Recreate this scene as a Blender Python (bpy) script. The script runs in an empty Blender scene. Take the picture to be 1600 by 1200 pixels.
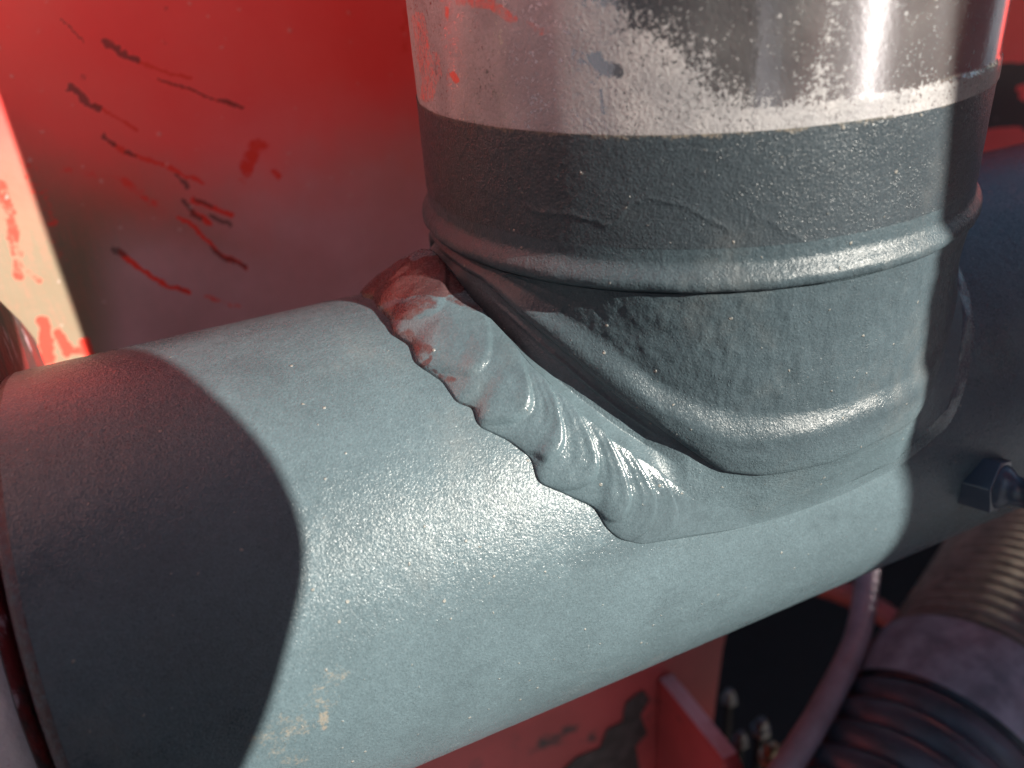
import bpy, math, numpy as np
from mathutils import Vector, Matrix

# ------------------------------------------------------------------ camera
S = bpy.context.scene
FPX = 1312.72                                   # focal length in pixels of the 1600 px wide photo
RT_ = np.array([0.90847651, -0.41193867, -0.07054763])
UP_ = np.array([0.25512979, 0.41292448, 0.87430096])
FW_ = np.array([0.33102753, 0.81228068, -0.48023002])
CAM = np.array([-0.10468888, -0.1492082, 0.11293862])
cd = bpy.data.cameras.new('camera'); cam = bpy.data.objects.new('camera', cd)
S.collection.objects.link(cam); S.camera = cam
m = Matrix.Identity(4)
for r in range(3):
    m[r][0], m[r][1], m[r][2], m[r][3] = RT_[r], UP_[r], -FW_[r], CAM[r]
cam.matrix_world = m
cd.sensor_width = 36; cd.lens = FPX / 1600 * 36
cd.clip_start = 0.004; cd.clip_end = 500
cd.dof.use_dof = True; cd.dof.focus_distance = 0.150; cd.dof.aperture_fstop = 13.0

# ------------------------------------------------------------------ sky, sun, exposure
SUN_AZ, SUN_EL = math.radians(34), math.radians(23)
sdir = np.array([math.sin(SUN_AZ) * math.cos(SUN_EL), -math.cos(SUN_AZ) * math.cos(SUN_EL), math.sin(SUN_EL)])
w = bpy.data.worlds.new('World'); S.world = w; w.use_nodes = True
nt = w.node_tree; bg = nt.nodes['Background']
sky = nt.nodes.new('ShaderNodeTexSky'); sky.sky_type = 'NISHITA'; sky.sun_disc = False
sky.sun_elevation = SUN_EL; sky.sun_rotation = math.radians(146)
sky.air_density = 1.0; sky.dust_density = 0.6
nt.links.new(sky.outputs[0], bg.inputs[0]); bg.inputs[1].default_value = 0.050
sl = bpy.data.lights.new('sun', 'SUN'); sl.energy = 5.0; sl.angle = math.radians(0.55); sl.color = (1.0, 0.93, 0.82)
so = bpy.data.objects.new('sun', sl); S.collection.objects.link(so)
so.rotation_euler = Vector(sdir.tolist()).to_track_quat('Z', 'Y').to_euler()
S.view_settings.view_transform = 'Standard'; S.view_settings.look = 'None'
S.view_settings.gamma = 1.0; S.view_settings.use_curve_mapping = False
S.view_settings.exposure = 1.88
S.render.engine = 'CYCLES'
S.cycles.use_denoising = True
S.cycles.max_bounces = 8; S.cycles.sample_clamp_indirect = 6.0

# ------------------------------------------------------------------ helpers
R = 0.055            # rod radius
RT = 0.04926         # cross tube radius
def ray(q):
    d = (q[0] - 800) / FPX * RT_ - (q[1] - 600) / FPX * UP_ + FW_
    return d / np.linalg.norm(d)
def on_plane(q, ax, v):
    d = ray(q); return CAM + d * ((v - CAM[ax]) / d[ax])
def on_cyl(q, ax, rr):
    d = ray(q); k = np.ones(3); k[ax] = 0
    a = (d * d * k).sum(); b = (d * CAM * k).sum(); c = (CAM * CAM * k).sum() - rr * rr
    return CAM + d * ((-b - math.sqrt(max(0, b * b - a * c))) / a)
def pixels(P):
    d = P - CAM; z = d @ FW_
    return 800 + FPX * (d @ RT_) / z, 600 - FPX * (d @ UP_) / z

def vnoise(P, scale, seed=0):
    """value noise in 3D, about -1..1"""
    P = np.asarray(P, float) * scale + seed * 17.31 + 1000
    i = np.floor(P).astype(np.int64); t = P - i; t = t * t * (3 - 2 * t)
    def h(a, b, c):
        n = (a * 374761393 + b * 668265263 + c * 2147483647 + seed * 974711) & 0xffffffff
        n = ((n ^ (n >> 13)) * 1274126177) & 0xffffffff
        n = ((n ^ (n >> 16)) * 2246822519) & 0xffffffff
        return ((n ^ (n >> 15)) & 0xffffff) / 0x7fffff - 1.0
    x, y, z = i[..., 0], i[..., 1], i[..., 2]; u, v, w_ = t[..., 0], t[..., 1], t[..., 2]
    o = 0
    for dx in (0, 1):
        for dy in (0, 1):
            for dz in (0, 1):
                o = o + h(x + dx, y + dy, z + dz) * (u if dx else 1 - u) * (v if dy else 1 - v) * (w_ if dz else 1 - w_)
    return o
def fbm(P, scale, octaves=4, seed=0):
    o = 0; a = 1; n = 0
    for k in range(octaves):
        o = o + a * vnoise(P, scale * 2 ** k, seed + k); n += a; a *= 0.55
    return o / n
def sstep(a, b, x):
    t = np.clip((x - a) / (b - a), 0, 1); return t * t * (3 - 2 * t)
def smooth1(a, n, periodic=False):
    if n < 1: return a
    k = np.hanning(2 * n + 3)[1:-1]; k /= k.sum()
    p = np.pad(a, n, mode='wrap' if periodic else 'edge')
    return np.convolve(p, k, 'valid')
def seg_dist(X, Y, pts):
    """distance of points to a polyline, and the parameter along it"""
    best = np.full(X.shape, 1e9); par = np.zeros(X.shape)
    n = len(pts) - 1
    for i in range(n):
        ax, ay = pts[i]; bx, by = pts[i + 1]
        dx, dy = bx - ax, by - ay; L = dx * dx + dy * dy + 1e-9
        t = np.clip(((X - ax) * dx + (Y - ay) * dy) / L, 0, 1)
        d = np.hypot(X - ax - t * dx, Y - ay - t * dy)
        k = d < best; best = np.where(k, d, best); par = np.where(k, (i + t) / n, par)
    return best, par

def link(o, parent=None):
    S.collection.objects.link(o)
    if parent is not None:
        o.parent = parent
        o.matrix_parent_inverse = Matrix.Translation(parent.location).inverted() if parent.type == 'EMPTY' else Matrix.Identity(4)
    return o
def empty(name, loc, label, cat, group=None):
    o = bpy.data.objects.new(name, None); S.collection.objects.link(o); o.location = loc
    o.empty_display_size = 0.01
    o['label'] = label; o['category'] = cat
    if group: o['group'] = group
    return o
def tag(o, label, cat, group=None):
    o['label'] = label; o['category'] = cat
    if group: o['group'] = group
    return o
def mesh_obj(name, verts, faces, mat, parent=None, smooth=True):
    me = bpy.data.meshes.new(name); me.from_pydata([tuple(v) for v in verts], [], faces); me.update()
    if smooth: me.polygons.foreach_set('use_smooth', [True] * len(me.polygons))
    if mat: me.materials.append(mat)
    return link(bpy.data.objects.new(name, me), parent)
def grid_obj(name, P, mat, parent=None, closed_u=False, closed_v=False, attrs=None, flip=False):
    """P[nu,nv,3] sheet of quads; attrs: per vertex float layers"""
    nu, nv = P.shape[:2]
    idx = np.arange(nu * nv).reshape(nu, nv)
    if closed_u: idx = np.vstack([idx, idx[:1]])
    if closed_v: idx = np.hstack([idx, idx[:, :1]])
    f = np.stack([idx[:-1, :-1], idx[1:, :-1], idx[1:, 1:], idx[:-1, 1:]], -1).reshape(-1, 4)
    if flip: f = f[:, ::-1]
    me = bpy.data.meshes.new(name)
    me.vertices.add(nu * nv); me.vertices.foreach_set('co', P.reshape(-1).astype(np.float32))
    me.loops.add(f.size); me.loops.foreach_set('vertex_index', f.reshape(-1).astype(np.int32))
    me.polygons.add(len(f)); me.polygons.foreach_set('loop_start', (np.arange(len(f)) * 4).astype(np.int32))
    me.update(calc_edges=True); me.validate()
    me.polygons.foreach_set('use_smooth', [True] * len(me.polygons))
    for k, a in (attrs or {}).items():
        at = me.attributes.new(k, 'FLOAT', 'POINT'); at.data.foreach_set('value', np.asarray(a, np.float32).reshape(-1))
    me.materials.append(mat)
    return link(bpy.data.objects.new(name, me), parent)
def prism(name, poly, fn, t0, t1, mat, parent=None, bevel=0.0):
    """closed outline extruded between t0 and t1; fn(a, b, t) -> xyz"""
    n = len(poly)
    V = [fn(a, b, t0) for a, b in poly] + [fn(a, b, t1) for a, b in poly]
    F = [list(range(n))[::-1], list(range(n, 2 * n))] + [[i, (i + 1) % n, n + (i + 1) % n, n + i] for i in range(n)]
    o = mesh_obj(name, V, F, mat, parent, smooth=False)
    bpy_fix(o)
    if bevel:
        b = o.modifiers.new('bevel', 'BEVEL'); b.width = bevel; b.segments = 3; b.limit_method = 'ANGLE'
        o.data.polygons.foreach_set('use_smooth', [True] * len(o.data.polygons))
        b.harden_normals = False
    return o
def bpy_fix(o):
    import bmesh
    bm = bmesh.new(); bm.from_mesh(o.data); bmesh.ops.recalc_face_normals(bm, faces=bm.faces[:]); bm.to_mesh(o.data); bm.free()
def sweep(name, path, rad, mat, parent=None, ns=48, caps=True, attrs=None):
    """tube along a path; rad is one radius per path point"""
    path = np.asarray(path); n = len(path)
    T = np.gradient(path, axis=0); T /= np.linalg.norm(T, axis=1)[:, None]
    u = np.cross(T, [0, 0, 1.0]); bad = np.linalg.norm(u, axis=1) < 1e-3
    u[bad] = np.cross(T[bad], [0, 1.0, 0]); u /= np.linalg.norm(u, axis=1)[:, None]; v = np.cross(u, T)
    a = np.linspace(0, 2 * np.pi, ns, endpoint=False)
    rad = np.broadcast_to(np.asarray(rad, float), (n,))
    P = path[:, None] + rad[:, None, None] * (np.cos(a)[None, :, None] * u[:, None] + np.sin(a)[None, :, None] * v[:, None])
    o = grid_obj(name, P, mat, parent, closed_v=True, attrs=attrs)
    bpy_fix(o)
    return o
def catmull(pts, n):
    pts = np.asarray(pts, float); p = np.vstack([2 * pts[0] - pts[1], pts, 2 * pts[-1] - pts[-2]])
    o = []
    for i in range(1, len(p) - 2):
        for t in np.linspace(0, 1, n, endpoint=False):
            a, b, c, d = p[i - 1], p[i], p[i + 1], p[i + 2]
            o.append(0.5 * (2 * b + (c - a) * t + (2 * a - 5 * b + 4 * c - d) * t * t + (3 * b - a - 3 * c + d) * t ** 3))
    o.append(pts[-1]); return np.array(o)

# ------------------------------------------------------------------ material helpers
class Mat:
    def __init__(s, name):
        s.m = bpy.data.materials.new(name); s.m.use_nodes = True; s.t = s.m.node_tree; s.N = s.t.nodes
        s.b = s.N['Principled BSDF']; s.out = s.N['Material Output']
        s.co = s.N.new('ShaderNodeTexCoord').outputs['Object']
    def put(s, inp, v):
        if isinstance(v, bpy.types.NodeSocket): s.t.links.new(v, inp)
        elif isinstance(v, (tuple, list)) and len(v) == 3 and inp.type == 'RGBA': inp.default_value = (*v, 1)
        else: inp.default_value = v
    def noise(s, scale, detail=3, rough=0.55, vec=None, out='Fac', dist=0.0):
        n = s.N.new('ShaderNodeTexNoise'); n.inputs['Scale'].default_value = scale; n.inputs['Detail'].default_value = detail
        n.inputs['Roughness'].default_value = rough; n.inputs['Distortion'].default_value = dist
        s.put(n.inputs['Vector'], vec or s.co); return n.outputs[out]
    def voro(s, scale, vec=None, feature='F1', out='Distance', rnd=1.0):
        n = s.N.new('ShaderNodeTexVoronoi'); n.feature = feature; n.inputs['Scale'].default_value = scale
        n.inputs['Randomness'].default_value = rnd
        s.put(n.inputs['Vector'], vec or s.co); return n.outputs[out]
    def mapv(s, scale=(1, 1, 1), rot=(0, 0, 0), vec=None):
        n = s.N.new('ShaderNodeMapping'); n.inputs['Scale'].default_value = scale; n.inputs['Rotation'].default_value = rot
        s.put(n.inputs['Vector'], vec or s.co); return n.outputs[0]
    def ramp(s, fac, a, b, lo=0.0, hi=1.0):
        n = s.N.new('ShaderNodeMapRange'); n.interpolation_type = 'SMOOTHSTEP'
        s.put(n.inputs[0], fac); s.put(n.inputs[1], a); s.put(n.inputs[2], b); s.put(n.inputs[3], lo); s.put(n.inputs[4], hi)
        return n.outputs[0]
    def math(s, op, a, b=0.0, c=None, clamp=False):
        n = s.N.new('ShaderNodeMath'); n.operation = op; n.use_clamp = clamp
        s.put(n.inputs[0], a); s.put(n.inputs[1], b)
        if c is not None: s.put(n.inputs[2], c)
        return n.outputs[0]
    def mix(s, fac, a, b):
        n = s.N.new('ShaderNodeMix'); n.data_type = 'RGBA'
        s.put(n.inputs[0], fac); s.put(n.inputs[6], a); s.put(n.inputs[7], b); return n.outputs[2]
    def attr(s, name):
        n = s.N.new('ShaderNodeAttribute'); n.attribute_name = name; return n.outputs['Fac']
    def bump(s, h, dist, strength=1.0, normal=None):
        n = s.N.new('ShaderNodeBump'); n.inputs['Distance'].default_value = dist; n.inputs['Strength'].default_value = strength
        s.put(n.inputs['Height'], h)
        if normal is not None: s.put(n.inputs['Normal'], normal)
        return n.outputs[0]
    def set(s, **k):
        for a, v in k.items(): s.put(s.b.inputs[a.replace('_', ' ')], v)
        return s

def grey_paint(name, coarse=1.0, flake=0.2, base=(0.050, 0.073, 0.084), spec=0.24, tone=None, rough=0.27):
    M = Mat(name)
    big = M.noise(60, 4); mid = M.noise(420, 3); fine = M.noise(1500, 4, 0.65)
    col = M.mix(M.ramp(big, 0.3, 0.7), tuple(c * 0.93 for c in base), tuple(c * 1.07 for c in base))
    if tone:
        col = M.mix(M.attr('tone'), col, tone)
    col = M.mix(M.ramp(mid, 0.55, 0.8, 0, 0.25), col, tuple(min(1, c * 1.35) for c in base))
    # settled dust specks
    sp = M.voro(420); sz = M.noise(700, 1)
    speck = M.math('MULTIPLY', M.ramp(sp, 0.10, 0.16, 1, 0), M.ramp(sz, 0.60, 0.66))
    col = M.mix(M.math('MULTIPLY', speck, 0.6), col, (0.193, 0.180, 0.158))
    # hand-placed wear; the maroon layer also paints red shade
    dust = M.attr('dust'); smear_shade = M.attr('smear_shade'); brown = M.attr('brown'); scr = M.attr('scratch')
    gr = M.math('ADD', M.math('MULTIPLY', M.noise(1500, 4, 0.75), 0.6), M.math('MULTIPLY', M.noise(350, 4, 0.7), 0.4))
    dm = M.ramp(M.math('ADD', M.math('MULTIPLY', dust, 1.0), M.math('MULTIPLY', M.math('SUBTRACT', gr, 0.5), 2.2)), 0.40, 0.80)
    col = M.mix(M.math('MULTIPLY', dm, 0.6), col, (0.144, 0.118, 0.087))
    bm_ = M.ramp(M.math('ADD', brown, M.math('SUBTRACT', M.noise(1100, 4, 0.75), 0.5)), 0.40, 0.75)
    col = M.mix(M.math('MULTIPLY', bm_, 0.8), col, (0.072, 0.038, 0.029))
    rm = M.ramp(M.math('ADD', smear_shade, M.math('SUBTRACT', M.noise(700, 5, 0.72), 0.5)), 0.34, 0.72)
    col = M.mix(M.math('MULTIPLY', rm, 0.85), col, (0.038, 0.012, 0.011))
    sm = M.ramp(M.math('ADD', scr, M.math('SUBTRACT', M.noise(1300, 3, 0.7), 0.5)), 0.5, 0.62)
    col = M.mix(sm, col, (0.03, 0.025, 0.028))
    gm = M.N.new('ShaderNodeMix'); gm.data_type = 'RGBA'; gm.blend_type = 'MULTIPLY'; gm.inputs[0].default_value = 1.0
    gv = M.math('MULTIPLY', M.ramp(M.noise(2300, 2, 0.6), 0.25, 0.75, 0.88, 1.12), M.ramp(M.noise(700, 3, 0.6), 0.3, 0.7, 0.95, 1.05))
    M.put(gm.inputs[6], col); M.put(gm.inputs[7], gv); col = gm.outputs[2]
    fl = M.math('MULTIPLY', M.ramp(M.voro(1500), 0.13, 0.24, 1, 0), M.ramp(M.noise(1100, 2), 0.55, 0.66))
    col = M.mix(M.math('MULTIPLY', fl, 0.22), col, (0.16, 0.19, 0.20))  # pale specks painted into the colour as sparkle
    oil = M.ramp(M.noise(34, 6, 0.62, M.mapv((1, 1, 1.6))), 0.52, 0.70)
    col = M.mix(M.math('MULTIPLY', oil, 0.28), col, (0.021, 0.028, 0.033))
    film_ = M.ramp(M.noise(26, 6, 0.68, M.mapv((1.4, 1, 1), (0.2, 0.3, 0.5))), 0.55, 0.75)
    col = M.mix(M.math('MULTIPLY', film_, 0.22), col, (0.117, 0.114, 0.107))
    sc2 = M.attr('scuff')
    col = M.mix(M.ramp(M.math('ADD', sc2, M.math('MULTIPLY', M.math('SUBTRACT', M.noise(1700, 3, 0.7), 0.5), 1.2)), 0.45, 0.75, 0, 0.7), col, (0.152, 0.172, 0.179))
    # orange peel, grit and fine sparkle
    grit = M.voro(2000, rnd=1.0); fine2 = M.noise(2300, 2, 0.6)
    h = M.math('ADD', M.math('MULTIPLY', fine2, 0.75), M.math('MULTIPLY', mid, 0.12 * coarse))
    h = M.math('ADD', h, M.math('MULTIPLY', fine, 0.35))
    h = M.math('ADD', h, M.math('MULTIPLY', M.ramp(grit, 0.0, 0.40, 1, 0), M.math('MULTIPLY', M.ramp(M.noise(260, 2), 0.35, 0.7), 0.45 * coarse)))
    h = M.math('ADD', h, M.math('MULTIPLY', speck, 0.9))
    n = M.bump(h, 0.00017 * coarse, 1.0)
    vc = M.voro(3500, out='Color')
    def vm(op, a, b, sc=None):
        q = M.N.new('ShaderNodeVectorMath'); q.operation = op; M.put(q.inputs[0], a)
        if b is not None: M.put(q.inputs[1], b)
        if sc is not None: q.inputs['Scale'].default_value = sc
        return q.outputs[0]
    n = vm('NORMALIZE', vm('ADD', n, vm('SCALE', vm('SUBTRACT', vc, (0.5, 0.5, 0.5)), None, flake)), None)
    M.set(Base_Color=col, Normal=n, Specular_IOR_Level=spec)
    M.put(M.b.inputs['Roughness'], M.math('ADD', M.ramp(M.noise(1900, 2), 0.3, 0.7, rough, rough + 0.12), M.math('ADD', M.math('MULTIPLY', dm, 0.35), M.math('MULTIPLY', M.math('SUBTRACT', film_, oil), 0.10))))
    return M.m

def simple(name, col, rough=0.5, metal=0.0, var=0.25, scale=80, bump=0.0003, bscale=300):
    M = Mat(name)
    c = M.mix(M.ramp(M.noise(scale, 5, 0.6), 0.3, 0.7), tuple(x * (1 - var) for x in col), tuple(min(1, x * (1 + var)) for x in col))
    M.set(Base_Color=c, Roughness=rough, Metallic=metal, Normal=M.bump(M.noise(bscale, 4), bump))
    return M.m

# ------------------------------------------------------------------ materials
PAINT = grey_paint('grey_satin_paint', 0.75, 0.155)
PAINT_W = grey_paint('grey_weld_paint', 0.55, 0.09, rough=0.20, spec=0.33)
PAINT_R = grey_paint('charcoal_gritty_paint', 1.15, 0.13, (0.024, 0.032, 0.038), 0.26)
PAINT_B = grey_paint('slate_gritty_paint', 0.9, 0.08, (0.030, 0.044, 0.052), 0.22, (0.050, 0.073, 0.084), rough=0.33)

def make_chrome():
    M = Mat('dusty_chrome')
    film = M.attr('film'); red = M.attr('red'); band = M.attr('band')
    g1 = M.noise(330, 5, 0.68); g2 = M.noise(1600, 3, 0.7)
    f = M.ramp(M.math('ADD', film, M.math('ADD', M.math('MULTIPLY', M.math('SUBTRACT', g1, 0.5), 1.3), M.math('MULTIPLY', M.math('SUBTRACT', M.noise(1500, 4, 0.8), 0.5), 3.6))), 0.38, 0.68)
    sp = M.math('MULTIPLY', M.ramp(M.voro(520), 0.14, 0.20, 1, 0), M.ramp(M.noise(600, 1), 0.52, 0.58))
    f = M.math('MAXIMUM', M.math('MULTIPLY', f, M.ramp(g2, 0.25, 0.6, 0.70, 1.0)), M.math('MULTIPLY', sp, 0.8))
    haze = M.ramp(M.noise(45, 4), 0.3, 0.7, 0.10, 0.26)
    f = M.math('MAXIMUM', f, haze)
    fc = M.mix(M.ramp(M.noise(140, 4), 0.35, 0.7), (0.168, 0.166, 0.171), (0.226, 0.221, 0.222))
    fc = M.mix(M.math('MULTIPLY', band, 0.8), fc, (0.097, 0.081, 0.058))
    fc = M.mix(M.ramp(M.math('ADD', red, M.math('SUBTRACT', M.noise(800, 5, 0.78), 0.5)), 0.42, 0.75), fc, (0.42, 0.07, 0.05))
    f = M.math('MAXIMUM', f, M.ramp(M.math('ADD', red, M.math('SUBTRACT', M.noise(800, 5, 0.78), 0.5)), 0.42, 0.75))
    tg = M.N.new('ShaderNodeTangent'); tg.direction_type = 'RADIAL'; tg.axis = 'Z'
    M.set(Base_Color=(0.248, 0.244, 0.269), Metallic=1.0, Roughness=0.18, Anisotropic=0.95, Anisotropic_Rotation=0.25,
          Normal=M.bump(M.noise(900, 4), 0.00003))
    M.put(M.b.inputs['Tangent'], tg.outputs[0])
    d = M.N.new('ShaderNodeBsdfPrincipled'); M.put(d.inputs['Base Color'], fc); d.inputs['Roughness'].default_value = 0.62
    d.inputs['Specular IOR Level'].default_value = 0.4
    M.put(d.inputs['Normal'], M.bump(M.math('ADD', g2, M.math('MULTIPLY', g1, 0.25)), 0.00016))
    mx = M.N.new('ShaderNodeMixShader'); M.put(mx.inputs[0], f)
    M.t.links.new(M.b.outputs[0], mx.inputs[1]); M.t.links.new(d.outputs[0], mx.inputs[2]); M.t.links.new(mx.outputs[0], M.out.inputs[0])
    return M.m
CHROME = make_chrome()

def make_plate():
    M = Mat('faded_red_enamel')
    ch = M.attr('chalk'); dk = M.attr('dark'); fr = M.attr('fresh'); gre = M.attr('grease')
    cloud = M.noise(38, 5, 0.6); gr = M.noise(900, 3, 0.7)
    weave = M.noise(700, 2, 0.5, M.mapv((1, 1, 0.12)))
    c = M.mix(M.ramp(cloud, 0.3, 0.7), (0.80, 0.066, 0.062), (0.86, 0.088, 0.082))
    k = M.ramp(M.math('ADD', ch, M.math('MULTIPLY', M.math('SUBTRACT', cloud, 0.5), 0.35)), 0.0, 1.0)
    k = M.math('MULTIPLY', k, M.ramp(M.math('ADD', gr, weave), 0.6, 1.3, 0.92, 1.04), clamp=True)
    c = M.mix(k, c, (0.172, 0.130, 0.088))
    c = M.mix(M.math('MULTIPLY', M.attr('sky_fill'), M.ramp(M.noise(60, 5, 0.6), 0.25, 0.75, 0.72, 1.0)), c, (0.64, 0.38, 0.42))
    rag = M.noise(420, 5, 0.75)
    c = M.mix(M.ramp(M.math('ADD', fr, M.math('MULTIPLY', M.math('SUBTRACT', rag, 0.5), 1.5)), 0.35, 0.70), c, (0.70, 0.040, 0.025))
    c = M.mix(M.ramp(M.math('ADD', gre, M.math('MULTIPLY', M.math('SUBTRACT', M.noise(150, 5, 0.7), 0.5), 0.9)), 0.4, 0.6), c, (0.035, 0.024, 0.026))
    c = M.mix(M.math('MULTIPLY', M.ramp(M.math('ADD', dk, M.math('MULTIPLY', M.math('SUBTRACT', M.noise(800, 4, 0.75), 0.5), 1.3)), 0.40, 0.85), 0.72), c, (0.06, 0.028, 0.026))
    sp = M.math('MULTIPLY', M.ramp(M.voro(210), 0.10, 0.17, 1, 0), M.ramp(M.noise(330, 1), 0.50, 0.58))
    c = M.mix(M.math('MULTIPLY', sp, 0.30), c, (0.6, 0.45, 0.42))
    M.set(Base_Color=c, Roughness=M.ramp(cloud, 0.3, 0.7, 0.42, 0.55), Specular_IOR_Level=0.5,
          Normal=M.bump(M.math('ADD', M.noise(500, 4), M.math('MULTIPLY', sp, 1.0)), 0.00008))
    return M.m
PLATE = make_plate()

def worn_red(name, red=(0.55, 0.09, 0.09), bare=(0.06, 0.045, 0.045), a=0.52, b=0.62, scale=55, rough=0.45, extra=None, stretch=(1, 1, 1)):
    M = Mat(name)
    n = M.noise(scale, 6, 0.65, M.mapv(stretch))
    c = M.mix(M.ramp(M.noise(25, 4), 0.3, 0.7), red, tuple(x * 0.75 for x in red))
    c = M.mix(M.ramp(n, a, b), c, bare)
    if extra:
        c = M.mix(M.ramp(M.noise(scale * 1.7, 6, 0.7, M.mapv(stretch)), 0.55, 0.66), c, extra)
    M.set(Base_Color=c, Roughness=rough, Normal=M.bump(M.math('ADD', n, M.noise(700, 3)), 0.0003))
    return M.m
RED_FRAME = worn_red('red_frame_paint', a=0.60, b=0.70)
SKY_EDGE = worn_red('skylit_edge_paint', red=(0.62, 0.42, 0.46), bare=(0.66, 0.54, 0.60), a=0.4, b=0.6)  # pale tint paints skylight on the gusset's top face
EAR = worn_red('scraped_ear_paint', red=(0.20, 0.025, 0.025), bare=(0.045, 0.03, 0.03), a=0.46, b=0.56, scale=110, extra=(0.42, 0.30, 0.33), stretch=(1, 1, 0.45))
EAR_PALE = worn_red('scraped_pale_steel', red=(0.52, 0.47, 0.48), bare=(0.44, 0.38, 0.39), a=0.45, b=0.6, scale=120, extra=(0.30, 0.16, 0.16))
BLACK = simple('void_black', (0.004, 0.004, 0.006), 0.8, bump=0.0)  # near-black, so the bay reads as unlit depth
DARKG = simple('old_grease', (0.045, 0.036, 0.036), 0.6, var=0.6, scale=200)
RUBBER = simple('grey_rubber', (0.062, 0.068, 0.085), 0.36, var=0.3, bump=0.0002)
RUBBER_DUST = simple('dusty_rubber', (0.23, 0.195, 0.16), 0.62, var=0.25, scale=160, bump=0.0002)
BAND = simple('scuffed_band', (0.25, 0.265, 0.31), 0.42, var=0.3, scale=130)
CABLE = simple('grey_cable_rubber', (0.26, 0.22, 0.25), 0.5, var=0.2)
CABLE_RED = simple('red_cable_rubber', (0.30, 0.05, 0.04), 0.5, var=0.2)
BRASS = simple('brass_fitting', (0.42, 0.33, 0.22), 0.45, 1.0)
ZINC = simple('zinc_fitting', (0.20, 0.20, 0.20), 0.5, 1.0)
BLOCKER_RED = worn_red('red_blocker_paint', red=(0.42, 0.02, 0.02), a=0.62, b=0.72)  # for the added shadow plates
DARK = simple('dark_blocker_grey', (0.05, 0.048, 0.058), 0.5)  # for the added blockers behind the viewer
BOUNCE_PINK = worn_red('bounce_sheet_pink', red=(0.88, 0.42, 0.41), bare=(0.6, 0.2, 0.18), a=0.66, b=0.74)  # tint of the added reflector sheet
DIRT = simple('dry_ground', (0.17, 0.17, 0.19), 0.9, var=0.3, scale=2.5, bump=0.01, bscale=30)
NIPPLE = simple('grey_painted_steel', (0.040, 0.052, 0.072), 0.32, var=0.2, bump=0.0001)

# ------------------------------------------------------------------ ground far below the machine
g = mesh_obj('ground', [(-60, -60, -0.95), (60, -60, -0.95), (60, 60, -0.95), (-60, 60, -0.95)], [(0, 1, 2, 3)], DIRT, smooth=False)
g['kind'] = 'structure'

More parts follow.
